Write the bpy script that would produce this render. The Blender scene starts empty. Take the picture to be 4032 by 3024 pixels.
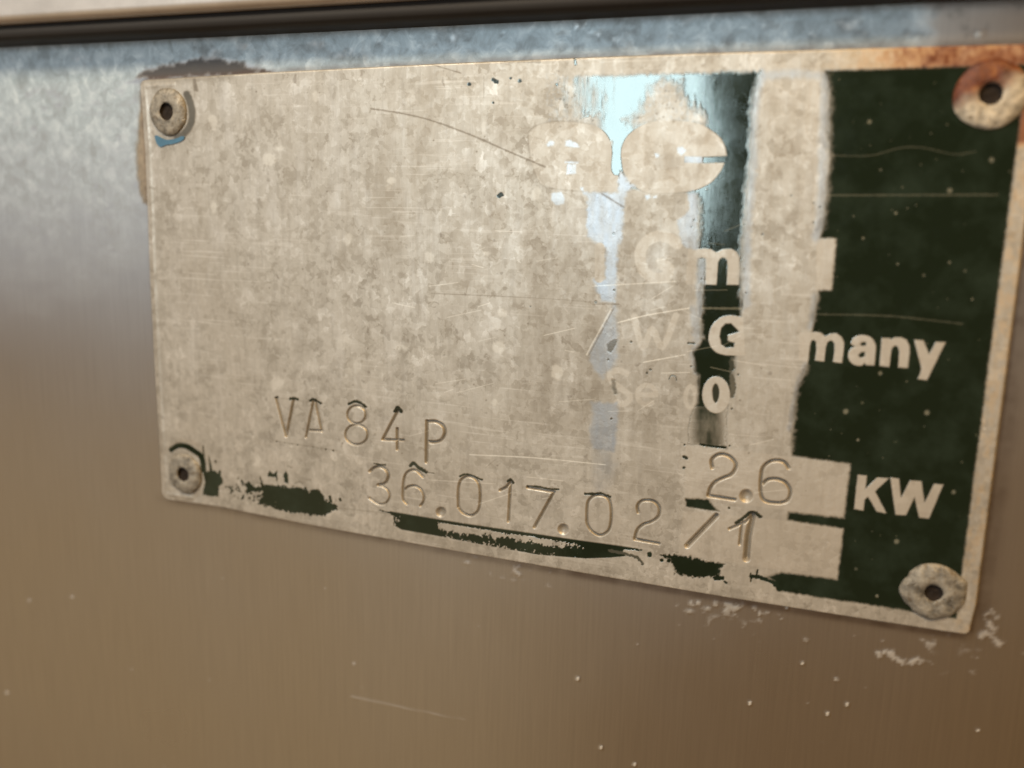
import bpy, math, random
import numpy as np
from mathutils import Matrix, Vector

random.seed(4); RNG = np.random.default_rng(11)
scene = bpy.context.scene
col = scene.collection
MM = 0.001

# ------------------------------------------------------------------ camera (31.5 mm lens, standing in front of the plate's right half)
F = 3525.0                                            # focal length in photograph pixels (4032 wide)
def unit(a): a = np.array(a, float); return a / np.linalg.norm(a)
RU = unit((9224, 904, -3525))                         # panel's right, seen by the camera (x right, y down, z forward)
RD = unit((-464, 18488, 3525)); RD = unit(RD - RU * RD.dot(RU))
RN = np.cross(RU, RD)                                 # into the panel
T_PLATE = 0.8                                         # plate thickness, mm
def _hit(px, py, d):
    c = np.stack([(np.asarray(px, float) - 2016) / F, (np.asarray(py, float) - 1512) / F, np.ones_like(np.asarray(px, float))], -1)
    w = c.dot(np.stack([RU, -RD, RN], 1))             # world X, Z, Y
    k = d / w[..., 2]
    return w[..., 0] * k, w[..., 1] * k
x0, z0 = _hit(557, 312, 1.0); x1, z1 = _hit(4142, 163, 1.0)
D = 105.0 / math.hypot(x1 - x0, z1 - z0)              # camera to plate face, mm, for a 105 mm wide plate
ox, oz = _hit(2016, 1512, D)
CAM = np.array([-ox, -(D + T_PLATE), -oz])            # mm; origin = panel surface near the middle of the plate
def on_plate(px, py):
    x, z = _hit(px, py, D); return x + CAM[0], z + CAM[2]
def on_panel(px, py):
    x, z = _hit(px, py, D + T_PLATE); return x + CAM[0], z + CAM[2]
def to_photo(X, Z, Y):
    dx, dz, dy = X - CAM[0], Z - CAM[2], Y - CAM[1]
    c = [dx * RU[i] - dz * RD[i] + dy * RN[i] for i in range(3)]
    return 2016 + F * c[0] / c[2], 1512 + F * c[1] / c[2]

cd = bpy.data.cameras.new('camera'); cam = bpy.data.objects.new('camera', cd); col.objects.link(cam)
wv = lambda c: Vector((c.dot(RU), c.dot(RN), -c.dot(RD)))
right, up, back = wv(np.array([1., 0, 0])), wv(np.array([0, -1., 0])), wv(np.array([0, 0, -1.]))
m = Matrix((right, up, back)).transposed().to_4x4(); m.translation = Vector(CAM) * MM
cam.matrix_world = m
cd.sensor_width = 36; cd.lens = F / 4032 * 36
cd.clip_start = 0.002; cd.clip_end = 50
fx, fz = on_plate(2000, 1350)
cd.dof.use_dof = True
cd.dof.focus_distance = float(np.array([fx - CAM[0], -T_PLATE - CAM[1], fz - CAM[2]]).dot(np.array([-back.x, -back.y, -back.z]))) * MM
cd.dof.aperture_fstop = 14.0
scene.camera = cam

# ------------------------------------------------------------------ light: a dim warm room, a tall window front left, a pale wall far left, plus an added close key and an amber fill above
w = bpy.data.worlds.new('World'); scene.world = w; w.use_nodes = True
bg = w.node_tree.nodes['Background']; bg.inputs[0].default_value = (0.30, 0.140, 0.026, 1); bg.inputs[1].default_value = 0.54
def area(name, loc, target, sx, sy, radiance, colour, spread=180):
    l = bpy.data.lights.new(name, 'AREA'); l.shape = 'RECTANGLE'; l.size = sx; l.size_y = sy
    l.energy = radiance * math.pi * sx * sy; l.color = colour; l.spread = math.radians(spread)
    o = bpy.data.objects.new(name, l); col.objects.link(o); o.location = loc
    o.rotation_euler = (Vector(target) - Vector(loc)).to_track_quat('-Z', 'Y').to_euler()
    return o
def mirror(px, py, dist):                             # where the plate mirrors that point of itself, dist metres in front of it
    x, z = on_plate(px, py)
    dx, dz = (x - CAM[0]) / D, (z - CAM[2]) / D
    return Vector((x * MM + dx * dist, -dist, z * MM + dz * dist))
def wall_patch(name, p, q, dist, radiance, colour):    # an upright luminous rectangle opposite the plate, facing it
    a, b = mirror(*p, dist), mirror(*q, dist); c = (a + b) / 2
    return area(name, c, c + Vector((0, 1, 0)), abs(b.x - a.x), abs(a.z - b.z), radiance, colour)
wall_patch('window_light', (2180, -120), (2735, 1020), 1.6, 13.5, (0.78, 0.94, 1.0))
wall_patch('pale_wall_light', (-2000, -1500), (2150, 1250), 1.9, 0.66, (0.68, 0.86, 1.0))
wall_patch('lower_wall_light', (-2000, 1260), (2150, 4400), 1.9, 0.20, (1.0, 0.80, 0.48))
area('key_light', (-0.10, -0.19, 0.23), (-0.02, 0, 0), 0.07, 0.07, 42.0, (1.0, 0.88, 0.70))  # added key, close at upper left, to brighten the plate's left side
area('amber_fill', (0.13, -0.22, 0.25), (0.03, 0, 0), 0.08, 0.08, 34.0, (1.0, 0.60, 0.19))  # added amber fill at upper right, to warm the plate's right side
vs = scene.view_settings; vs.view_transform = 'Standard'; vs.look = 'None'; vs.gamma = 1; vs.exposure = 0.10

# ------------------------------------------------------------------ helpers: noise, tracing, meshes
def vnoise(x, y, seed):
    r = np.random.default_rng(seed).random((256, 256)).astype(np.float32)
    xi, yi = np.floor(x).astype(int), np.floor(y).astype(int)
    fx, fy = (x - xi).astype(np.float32), (y - yi).astype(np.float32)
    fx, fy = fx * fx * (3 - 2 * fx), fy * fy * (3 - 2 * fy)
    g = lambda i, j: r[i & 255, j & 255]
    a = g(xi, yi) * (1 - fx) + g(xi + 1, yi) * fx
    b = g(xi, yi + 1) * (1 - fx) + g(xi + 1, yi + 1) * fx
    return a * (1 - fy) + b * fy
def fbm(x, y, seed, octs=4, gain=0.55):
    t, a, s = 0, 1.0, 0
    for k in range(octs):
        t = t + a * vnoise(x * 2 ** k + 17.3 * k, y * 2 ** k + 9.1 * k, seed + k); s += a; a *= gain
    return t / s * 2 - 1                              # about -1..1
def ss(a, b, x):
    t = np.clip((x - a) / (b - a), 0, 1); return t * t * (3 - 2 * t)
def seg_dist(X, Y, p, q):
    vx, vy = q[0] - p[0], q[1] - p[1]; L = vx * vx + vy * vy + 1e-9
    t = np.clip(((X - p[0]) * vx + (Y - p[1]) * vy) / L, 0, 1)
    return np.hypot(X - p[0] - t * vx, Y - p[1] - t * vy), t
def poly_sd(X, Y, pts):                               # negative inside
    d = np.full(X.shape, 1e9, np.float32); ins = np.zeros(X.shape, bool); n = len(pts)
    for i in range(n):
        p, q = pts[i], pts[(i + 1) % n]
        d = np.minimum(d, seg_dist(X, Y, p, q)[0])
        if p[1] != q[1]:
            c = ((p[1] > Y) != (q[1] > Y)) & (X < (q[0] - p[0]) * (Y - p[1]) / (q[1] - p[1]) + p[0]); ins ^= c
    return np.where(ins, -d, d)
def smooth(pts, n=6, closed=False):                   # Catmull-Rom through the traced points
    P = [np.array(p, float) for p in pts]
    if len(P) < 3: return [tuple(p) for p in P]
    Q = [P[-1]] + P + [P[0], P[1]] if closed else [2 * P[0] - P[1]] + P + [2 * P[-1] - P[-2]]
    out = []
    for i in range(1, len(Q) - 2):
        for k in range(n):
            t = k / n; a, b, c, d = Q[i - 1:i + 3]
            out.append(tuple(0.5 * ((2 * b) + (c - a) * t + (2 * a - 5 * b + 4 * c - d) * t * t + (3 * b - a - 3 * c + d) * t ** 3)))
    out.append(tuple(Q[-2]))
    return out
def ellipse(cx, cy, rx, ry, n=28, a0=0, a1=2 * math.pi):
    return [(cx + rx * math.cos(a0 + (a1 - a0) * i / n), cy + ry * math.sin(a0 + (a1 - a0) * i / n)) for i in range(n + 1)]
class Sheet:
    """a finely divided flat sheet that carries traced marks as vertex attributes and relief"""
    def __init__(s, xs, zs, y, layers):
        s.X, s.Z = np.meshgrid(xs.astype(np.float32), zs.astype(np.float32)); s.y = y
        s.SX, s.SY = [a.astype(np.float32) for a in to_photo(s.X, s.Z, y)]
        s.H = np.zeros_like(s.X); s.own = np.zeros(s.X.shape, np.int32)
        s.L = {k: np.zeros_like(s.X) for k in layers}
    def box(s, pts, pad):
        P = np.array(pts); a = (P.min(0) - pad); b = (P.max(0) + pad)
        mk = (s.SX > a[0]) & (s.SX < b[0]) & (s.SY > a[1]) & (s.SY < b[1])
        r = np.where(mk.any(1))[0]; c = np.where(mk.any(0))[0]
        if len(r) == 0: return None
        return slice(r[0], r[-1] + 1), slice(c[0], c[-1] + 1)
    def poly(s, layer, pts, val=1.0, soft=3.0, rough=0.0, scale=20.0, seed=1, own=None, mode='mix', stretch=1.0):
        k = s.box(pts, soft * 2 + rough * 2 + 4)
        if k is None: return
        X, Y = s.SX[k], s.SY[k]; d = poly_sd(X, Y, pts)
        if rough: d = d + rough * fbm(X / scale, Y / (scale * stretch), seed)
        s._put(layer, k, ss(soft, -soft, d), val, mode, own)
    def stroke(s, layer, pts, r, val=1.0, soft=2.0, rough=0.0, scale=10.0, seed=1, own=None, mode='mix', taper=None):
        k = s.box(pts, r + soft * 2 + rough * 2 + 4)
        if k is None: return
        X, Y = s.SX[k], s.SY[k]; d = np.full(X.shape, 1e9, np.float32); n = len(pts) - 1
        for i in range(max(n, 1)):
            e, t = seg_dist(X, Y, pts[i], pts[min(i + 1, n)])
            rr = r if taper is None else r * (taper[0] + (taper[1] - taper[0]) * (i + t) / max(n, 1))
            d = np.minimum(d, e - rr)
        if rough: d = d + rough * fbm(X / scale, Y / scale, seed)
        s._put(layer, k, ss(soft, -soft, d), val, mode, own)
    def _put(s, layer, k, m, val, mode, own):
        for ly in ([layer] if isinstance(layer, str) else layer):
            A = s.L[ly][k]
            s.L[ly][k] = A * (1 - m) + val * m if mode == 'mix' else np.maximum(A, m * val) if mode == 'max' else A + m * val
        if own is not None: s.own[k][m > 0.5] = own
    def groove(s, pts, r, depth, own, margin=5.0):    # a stamped stroke: round-bottomed furrow with a low burr
        r = r * 1.08; k = s.box(pts, r * 3 + margin)
        X, Y = s.SX[k], s.SY[k]; d = np.full(X.shape, 1e9, np.float32)
        for i in range(len(pts) - 1): d = np.minimum(d, seg_dist(X, Y, pts[i], pts[i + 1])[0])
        q = np.clip(d / r, 0, 3)
        prof = -1.9 * depth * np.where(q < 1, (0.5 + 0.5 * np.cos(math.pi * q)), 0) + 0.0 * q
        c = s.H[k]; s.H[k] = np.where(prof < 0, np.minimum(c, prof), np.where(c < -0.01, c, np.maximum(c, prof)))
        s.own[k][d < r + margin] = own
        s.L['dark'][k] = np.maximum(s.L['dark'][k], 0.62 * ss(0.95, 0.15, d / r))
    def dent(s, c, r, depth, own):
        k = s.box([c], r * 2); d = np.hypot(s.SX[k] - c[0], s.SY[k] - c[1]) / r
        s.H[k] += -depth * np.where(d < 1, 1 - d ** 2.5, 0) 
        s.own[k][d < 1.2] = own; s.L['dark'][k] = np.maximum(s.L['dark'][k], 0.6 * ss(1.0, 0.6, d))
    def build(s, name, sel, mat, parent=None):
        """sel: mask of grid faces; returns one mesh object"""
        R, C = np.where(sel); nC = s.X.shape[1]
        q = np.stack([R * nC + C, R * nC + C + 1, (R + 1) * nC + C + 1, (R + 1) * nC + C], 1)
        ids, inv = np.unique(q, return_inverse=True); inv = inv.reshape(-1).astype(np.int32)
        co = np.stack([s.X.ravel()[ids], np.full(len(ids), s.y, np.float32) - s.H.ravel()[ids], s.Z.ravel()[ids]], 1) * MM
        me = bpy.data.meshes.new(name); me.vertices.add(len(ids)); me.vertices.foreach_set('co', co.ravel().astype(np.float32))
        nf = len(q); me.loops.add(nf * 4); me.loops.foreach_set('vertex_index', inv)
        me.polygons.add(nf); me.polygons.foreach_set('loop_start', np.arange(0, nf * 4, 4, dtype=np.int32))
        me.polygons.foreach_set('use_smooth', np.ones(nf, bool))
        me.update(calc_edges=True)
        for n, a in s.L.items():
            t = me.attributes.new(n, 'FLOAT', 'POINT'); t.data.foreach_set('value', a.ravel()[ids].astype(np.float32))
        me.materials.append(mat)
        o = bpy.data.objects.new(name, me); col.objects.link(o); o.parent = parent
        return o
def crop(ox, oy, s): return lambda pts: [(ox + p[0] / s, oy + p[1] / s) for p in pts]
C1, C2, C3 = crop(1050, 1500, 3), crop(1750, 1800, 3), crop(2400, 1700, 3)
C4, C5, C6 = crop(2950, 1700, 2.212), crop(2300, 1150, 3), crop(3000, 1150, 3)
C7, C8, C9 = crop(2000, 850, 3), crop(2000, 400, 2.36), crop(2600, 700, 3)
C10, C11, C12 = crop(3500, 100, 2.765), crop(3450, 2050, 2.7646), crop(480, 200, 2.765)
C13, C14, C15 = crop(580, 1650, 2.765), crop(1400, 1950, 2.212), crop(2400, 2100, 2.212)
R2, R3 = crop(1700, 100, 1.659), crop(2732, 100, 1.659)

# ------------------------------------------------------------------ materials
class N:
    def __init__(s, name):
        s.m = bpy.data.materials.new(name); s.m.use_nodes = True; s.t = s.m.node_tree
        s.p = s.t.nodes['Principled BSDF']
    def node(s, kind, **kw):
        n = s.t.nodes.new(kind)
        for k, v in kw.items():
            if hasattr(n, k): setattr(n, k, v)
            else: n.inputs[k.replace('_', ' ')].default_value = v
        return n
    def link(s, a, b): s.t.links.new(a, b)
    def attr(s, n): return s.node('ShaderNodeAttribute', attribute_name=n).outputs['Fac']
    def coords(s, scale=(1, 1, 1)):
        c = s.node('ShaderNodeTexCoord'); mp = s.node('ShaderNodeMapping'); mp.inputs['Scale'].default_value = scale
        g = s.node('ShaderNodeNewGeometry'); s.link(g.outputs['Position'], mp.inputs[0]); return mp.outputs[0]
    def noise(s, scale, detail=4, rough=0.55, vec=None, dist=0.0):
        n = s.node('ShaderNodeTexNoise'); n.inputs['Scale'].default_value = scale; n.inputs['Detail'].default_value = detail
        n.inputs['Roughness'].default_value = rough; n.inputs['Distortion'].default_value = dist
        s.link(vec if vec is not None else s.coords(), n.inputs['Vector']); return n.outputs['Fac']
    def voro(s, scale, vec=None, feature='F1', out='Distance'):
        n = s.node('ShaderNodeTexVoronoi', feature=feature); n.inputs['Scale'].default_value = scale
        s.link(vec if vec is not None else s.coords(), n.inputs['Vector']); return n.outputs[out]
    def ramp(s, f, stops):
        r = s.node('ShaderNodeValToRGB'); e = r.color_ramp.elements
        while len(e) < len(stops): e.new(0.5)
        for q, (p, c) in zip(e, stops): q.position = p; q.color = (*c, 1) if len(c) == 3 else c
        s.link(f, r.inputs[0]); return r.outputs[0]
    def mix(s, f, a, b):
        x = s.node('ShaderNodeMix', data_type='RGBA')
        for v, i in ((f, 0), (a, 6), (b, 7)):
            if hasattr(v, 'is_output'): s.link(v, x.inputs[i])
            elif i == 0: x.inputs[i].default_value = v
            else: x.inputs[i].default_value = (*v, 1)
        return x.outputs[2]
    def math(s, op, a, b=0.0, c=0.0, clamp=False):
        x = s.node('ShaderNodeMath', operation=op, use_clamp=clamp)
        for v, i in ((a, 0), (b, 1), (c, 2)):
            if hasattr(v, 'is_output'): s.link(v, x.inputs[i])
            else: x.inputs[i].default_value = v
        return x.outputs[0]
    def lerp(s, f, a, b):                             # scalar a -> b
        d = s.math('SUBTRACT', b, a); return s.math('MULTIPLY_ADD', f, d, a)
    def bump(s, h, strength, dist):
        b = s.node('ShaderNodeBump'); b.inputs['Strength'].default_value = strength; b.inputs['Distance'].default_value = dist
        s.link(h, b.inputs['Height']); s.link(b.outputs[0], s.p.inputs['Normal'])
    def put(s, k, v):
        if hasattr(v, 'is_output'): s.link(v, s.p.inputs[k])
        else: s.p.inputs[k].default_value = (*v, 1) if isinstance(v, tuple) and len(v) == 3 else v

def plate_material():
    n = N('worn_coated_aluminium')
    grain = n.coords((1.0, 1, 0.12))                   # vertical brushing
    fine = n.noise(1500, 3, 0.6); streak = n.noise(1400, 3, 0.6, grain); big = n.noise(60, 3, 0.55)
    def warped(amount, ns):
        c = n.node('ShaderNodeTexNoise'); c.inputs['Scale'].default_value = ns; c.inputs['Detail'].default_value = 3; n.link(n.coords(), c.inputs['Vector'])
        v = n.node('ShaderNodeVectorMath', operation='MULTIPLY_ADD'); n.link(c.outputs['Color'], v.inputs[0]); v.inputs[1].default_value = (amount,) * 3; n.link(n.coords(), v.inputs[2]); return v.outputs[0]
    def patches(scale, vec): 
        q = n.node('ShaderNodeSeparateColor'); n.link(n.voro(scale, vec, 'F1', 'Color'), q.inputs[0]); return q.outputs[0]
    w1, w2 = warped(0.0035, 500), warped(0.0016, 1100)
    pa, pb, pc = patches(380, w1), patches(850, w2), patches(1500, w2)
    soft = n.noise(230, 4, 0.6)
    blot = n.math('ADD', n.math('ADD', n.math('MULTIPLY', pa, 0.12), n.math('MULTIPLY', pb, 0.17)), n.math('ADD', n.math('MULTIPLY', pc, 0.18), n.math('MULTIPLY', soft, 0.46)))
    bare = n.ramp(blot, [(0.30, (0.33, 0.305, 0.265)), (0.43, (0.455, 0.43, 0.385)), (0.56, (0.52, 0.495, 0.45)), (0.72, (0.67, 0.65, 0.61))])
    bare = n.mix(n.ramp(big, [(0.40, (0, 0, 0)), (0.68, (0.55, 0.55, 0.55))]), bare, (0.43, 0.395, 0.34))
    runs = n.noise(330, 4, 0.6, n.coords((1, 1, 0.22)), dist=0.4)
    bare = n.mix(n.ramp(runs, [(0.52, (0, 0, 0)), (0.72, (0.5, 0.5, 0.5))]), bare, (0.31, 0.285, 0.245))
    bare = n.mix(n.ramp(runs, [(0.28, (0.45, 0.45, 0.45)), (0.44, (0, 0, 0))]), bare, (0.62, 0.60, 0.565))
    bare = n.mix(n.math('MULTIPLY', n.ramp(streak, [(0.48, (0, 0, 0)), (0.70, (1, 1, 1))]), 0.30), bare, (0.30, 0.275, 0.24))
    for sc_, vec_, lo in ((2600, (0.03, 1, 1), 0.62), (1700, (0.05, 1, 0.9), 0.64)):
        hair = n.ramp(n.noise(sc_, 2, 0.5, n.coords(vec_)), [(lo, (0, 0, 0)), (lo + 0.06, (1, 1, 1))])
        bare = n.mix(n.math('MULTIPLY', hair, n.math('MULTIPLY', n.ramp(big, [(0.42, (0, 0, 0)), (0.6, (1, 1, 1))]), 0.28)), bare, (0.74, 0.72, 0.68))
    specks = n.ramp(n.noise(900, 2, 0.5), [(0.71, (0, 0, 0)), (0.77, (1, 1, 1))])
    bare = n.mix(n.math('MULTIPLY', specks, 0.45), bare, (0.20, 0.17, 0.14))
    letter = n.attr('letter'); polish = n.attr('polish'); paint = n.attr('paint'); rust = n.attr('rust'); dark = n.attr('dark'); pale = n.attr('pale')
    bare = n.mix(n.math('MULTIPLY', letter, 0.5), bare, (0.56, 0.515, 0.45))
    bare = n.mix(n.math('MULTIPLY', polish, 0.75), bare, (0.34, 0.37, 0.42))
    bare = n.mix(n.math('MULTIPLY', dark, 0.85), bare, (0.085, 0.075, 0.06))
    bare = n.mix(n.math('MULTIPLY', pale, 0.8), bare, (0.86, 0.84, 0.78))
    rustc = n.ramp(n.math('ADD', n.math('MULTIPLY', rust, 0.8), n.math('MULTIPLY', n.noise(700, 4, 0.6), 0.3)), [(0.25, (0.60, 0.42, 0.20)), (0.6, (0.46, 0.22, 0.055)), (0.85, (0.22, 0.07, 0.018)), (1.0, (0.10, 0.025, 0.008))])
    bare = n.mix(rust, bare, rustc)
    haze = n.ramp(n.noise(240, 4, 0.6), [(0.45, (0, 0, 0)), (0.72, (1, 1, 1))])
    green = n.mix(n.math('MULTIPLY', haze, 0.8), (0.0018, 0.0115, 0.0090), (0.014, 0.030, 0.025))
    dust = n.ramp(n.noise(1100, 2, 0.5), [(0.73, (0, 0, 0)), (0.78, (1, 1, 1))])
    green = n.mix(n.math('MULTIPLY', dust, 0.35), green, (0.16, 0.17, 0.13))
    green = n.mix(n.math('MULTIPLY', pale, 0.6), green, (0.40, 0.40, 0.33))
    n.put('Base Color', n.mix(paint, bare, green))
    bm = n.lerp(polish, 0.50, 0.85); bm = n.lerp(rust, bm, 0.0); bm = n.lerp(dark, bm, 0.1)
    n.put('Metallic', n.lerp(paint, bm, 0.0))
    br = n.lerp(blot, 0.54, 0.34); br = n.lerp(runs, n.math('ADD', br, -0.08), n.math('ADD', br, 0.10)); br = n.lerp(polish, br, 0.37); br = n.lerp(rust, br, 0.75)
    pr = n.lerp(n.noise(500, 4, 0.6), 0.02, 0.15)
    n.put('Roughness', n.lerp(paint, br, pr)); n.put('IOR', n.lerp(paint, 1.45, 1.74))
    n.put('Specular Tint', n.mix(paint, (1, 1, 1), (0.92, 1.0, 0.96)))
    h = n.math('ADD', n.math('MULTIPLY', fine, 0.5), n.math('ADD', n.math('MULTIPLY', streak, 0.6), n.math('MULTIPLY', blot, 0.8)))
    n.bump(n.math('MULTIPLY', h, n.lerp(paint, 1.0, 0.12)), 0.35, 0.00006)
    return n.m
def panel_material():
    n = N('brushed_stainless_steel')
    st = n.noise(2600, 3, 0.65, n.coords((1, 1, 0.03))); st2 = n.noise(420, 3, 0.6, n.coords((1, 1, 0.02)))
    cloud = n.noise(40, 3, 0.5)
    c = n.ramp(st, [(0.3, (0.51, 0.50, 0.49)), (0.7, (0.57, 0.56, 0.545))])
    c = n.mix(n.math('MULTIPLY', st2, 0.15), c, (0.42, 0.41, 0.40))
    scale = n.attr('scale'); dark = n.attr('dark'); glue = n.attr('glue'); pale = n.attr('pale'); rust = n.attr('rust')
    wn = n.node('ShaderNodeTexNoise'); wn.inputs['Scale'].default_value = 600; n.link(n.coords(), wn.inputs['Vector'])
    wv_ = n.node('ShaderNodeVectorMath', operation='MULTIPLY_ADD'); n.link(wn.outputs['Color'], wv_.inputs[0]); wv_.inputs[1].default_value = (0.002,) * 3; n.link(n.coords(), wv_.inputs[2])
    q = n.node('ShaderNodeSeparateColor'); n.link(n.voro(600, wv_.outputs[0], 'F1', 'Color'), q.inputs[0])
    tone = n.math('ADD', n.math('MULTIPLY', q.outputs[0], 0.14), n.math('MULTIPLY', n.noise(420, 5, 0.65, dist=0.5), 0.86))
    sc = n.ramp(tone, [(0.32, (0.25, 0.31, 0.35)), (0.5, (0.40, 0.50, 0.57)), (0.68, (0.64, 0.74, 0.80))])
    c = n.mix(n.math('MULTIPLY', scale, 0.9), c, sc)
    c = n.mix(dark, c, (0.075, 0.07, 0.068))
    c = n.mix(glue, c, n.ramp(n.noise(600, 3, 0.6), [(0.3, (0.12, 0.095, 0.065)), (0.7, (0.30, 0.25, 0.185))]))
    c = n.mix(n.math('MULTIPLY', rust, 0.8), c, (0.09, 0.042, 0.02))  # this layer also carries the plate's painted contact shadow
    c = n.mix(pale, c, (0.58, 0.52, 0.44))
    n.put('Base Color', c)
    mt = n.lerp(scale, 0.95, 0.38); mt = n.lerp(glue, mt, 0.0); mt = n.lerp(pale, mt, 0.0); mt = n.lerp(dark, mt, 0.0)
    n.put('Metallic', mt)
    r = n.lerp(cloud, 0.25, 0.32); r = n.lerp(scale, r, 0.52); r = n.lerp(glue, r, 0.55); r = n.lerp(pale, r, 0.8)
    n.put('Roughness', r)
    n.bump(n.math('ADD', n.math('MULTIPLY', st, 0.12), n.math('MULTIPLY', n.math('MULTIPLY', scale, n.noise(700, 4, 0.6)), 0.5)), 0.25, 0.00004)
    return n.m
def rivet_material(name, rusty, tone=(0.25, 0.235, 0.205)):
    n = N(name)
    b = n.noise(900, 4, 0.6); pits = n.ramp(n.voro(1500), [(0.0, (0, 0, 0)), (0.22, (1, 1, 1))])
    c = n.ramp(b, [(0.3, tuple(0.35 * t for t in tone)), (0.5, tone), (0.72, tuple(min(1, 1.5 * t) for t in tone))])
    c = n.mix(n.math('MULTIPLY', n.ramp(n.noise(1500, 3, 0.6), [(0.56, (0, 0, 0)), (0.66, (1, 1, 1))]), 0.7), c, (0.14, 0.11, 0.075))
    if rusty:
        c = n.mix(n.attr('rust'), c, n.ramp(n.noise(800, 4, 0.6), [(0.3, (0.06, 0.013, 0.005)), (0.55, (0.13, 0.033, 0.010)), (0.75, (0.30, 0.12, 0.035))]))
    n.put('Base Color', c); n.put('Metallic', 0.25 if not rusty else 0.1); n.put('Roughness', 0.55)
    n.bump(n.math('ADD', b, n.math('MULTIPLY', pits, 0.4)), 0.9, 0.00026)
    return n.m
def plain(name, c, rough, metal=0.0, bump=None):
    n = N(name); f = n.noise(bump or 300, 4, 0.6)
    n.put('Base Color', n.mix(f, tuple(0.75 * x for x in c), tuple(1.2 * x for x in c))); n.put('Roughness', rough); n.put('Metallic', metal)
    n.bump(f, 0.3, 0.0001); return n.m
M_PLATE, M_PANEL = plate_material(), panel_material()
M_RIVET, M_RUSTY = rivet_material('corroded_rivet_metal', False), rivet_material('rusty_rivet_metal', True, (0.46, 0.42, 0.35))
M_CORE = plain('rusty_hole_core', (0.010, 0.005, 0.0025), 0.9, bump=1500)
M_BLACK = plain('underside_shade', (0.012, 0.010, 0.009), 0.7)  # black that stands for shade under the ledge
M_LEDGE = plain('satin_steel_ledge', (0.62, 0.58, 0.54), 0.42, 0.7, bump=250)

# ------------------------------------------------------------------ the steel panel
pl = Sheet(np.linspace(-125, 80, 860), np.linspace(-85, 52, 600), 0.0, ['scale', 'dark', 'glue', 'pale', 'rust'])  # 'rust' here also carries the plate's painted contact shadow
OUT = [(548, 322), (560, 310), (1003, 281), (1700, 245), (2300, 219), (2732, 202), (3300, 185), (4032, 166), (4128, 163), (4143, 178), (4072, 700), (3968, 1500),
       (3852, 2388), (3838, 2440), (3826, 2494), (3806, 2507), (3703, 2493), (3400, 2446), (2897, 2367), (2400, 2283), (1897, 2196), (1400, 2108), (1195, 2070),
       (869, 2004), (660, 1973), (641, 1962), (632, 1939), (620, 1722), (606, 1500), (584, 1100), (575, 823), (565, 600), (553, 420), (546, 345)]
OUT_MM = [tuple(map(float, on_plate(*p))) for p in OUT]
X, Y = pl.SX, pl.SY
n1, n2, n3 = fbm(X / 60, Y / 45, 3, 5), fbm(X / 22, Y / 18, 9, 4), fbm(X / 160, Y / 110, 21, 3)
top_line = 312 - (X - 557) * 0.0409 - 16 * np.sin(np.clip((X - 557) / 3585, 0, 1) * math.pi)   # the plate's upper edge
up_ = top_line - Y                                                                                 # px above it
lime = ss(-0.25, 0.35, n1 * 0.6 + n2 * 0.35 + n3 * 0.4 + 0.55 + ss(60, 0, up_) * 0.4) * ss(-30, 5, up_) * ss(3720, 3560, X + 60 * n1)
left = ss(1250, 300, Y + 190 * n1 + 120 * n3) * ss(640, 520, X + 8 * n2) * ss(-0.7, 0.2, n1 + n2 * 0.4 + 0.3)
pl.L['scale'] = np.clip(np.maximum(lime * 0.95, left * 0.85), 0, 1)
dk = ss(0.0, 0.4, -n1 * 0.7 - n3 * 0.6 + n2 * 0.3 - 0.05) * ss(0, 30, up_) * ss(520, 700, X)
pl.L['dark'] = dk * 0.45 * (0.6 + 0.4 * fbm(X / 15, Y / 30, 41, 3))
pl.poly('scale', smooth([(530, 310), (580, 272), (700, 245), (820, 226), (930, 240), (1050, 275), (1060, 290), (540, 330)], closed=True), 0.0, 8, 6, 30, 4)
pl.poly('dark', smooth([(545, 312), (580, 275), (700, 250), (820, 232), (930, 246), (1030, 276), (1060, 292), (800, 300)], closed=True), 0.97, 8, 18, 22, 4)
pl.poly('scale', [(755, 256), (775, 252), (785, 295), (755, 295)], 1.0, 5, 5, 10, 3)
pl.poly('glue', [(560, 330), (554, 420), (546, 520), (544, 640), (552, 740), (566, 790), (590, 800), (590, 330)], 0.9, 10, 10, 30, 6)
pl.H += pl.L['glue'] * 0.25
# crust under the lower edge and along the right, specks
bl = np.interp(X, [p[0] for p in OUT[15:26]][::-1], [p[1] for p in OUT[15:26]][::-1]); dn = Y - bl
crust = ss(0.42, 0.75, n2 * 0.8 + n1 * 0.75 + 0.30 * np.sin(X / 140.0) - 0.05) * np.exp(-((dn - 34) / 30) ** 2) * ss(1180, 1320, X) * ss(3900, 3700, X)
crust2 = ss(0.50, 0.8, n2 * 0.8 + n1 * 0.8) * np.exp(-((dn - 105) / 40) ** 2) * ss(2500, 3000, X)
pl.L['pale'] = np.clip(crust * 0.30 + crust2 * 0.26, 0, 1)
edge_shadow = np.exp(-(dn / 16) ** 2) * (0.5 + 0.5 * ss(1300, 2400, X)) * ss(600, 660, X) * ss(3830, 3790, X) * (0.6 + 0.4 * n1); pl.L['rust'] = np.clip(edge_shadow, 0, 1) * 0.9  # contact shadow under the plate's lower edge, painted as a dark line
od = poly_sd(pl.X, pl.Z, OUT_MM); pl.L['rust'] = np.maximum(pl.L['rust'], np.clip(np.exp(-(od / 0.42) ** 2) * (0.62 + 0.35 * n1), 0, 1) * (od > -0.6))  # same painted contact shadow, carried all around the plate
rt = np.interp(Y, [163, 1500, 2500], [4143, 3968, 3832]); pl.L['rust'] = np.maximum(pl.L['rust'], np.exp(-((X - rt - 20) / 45) ** 2) * ss(300, 800, Y) * ss(2600, 2400, Y) * (0.35 + 0.3 * n1))
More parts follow.
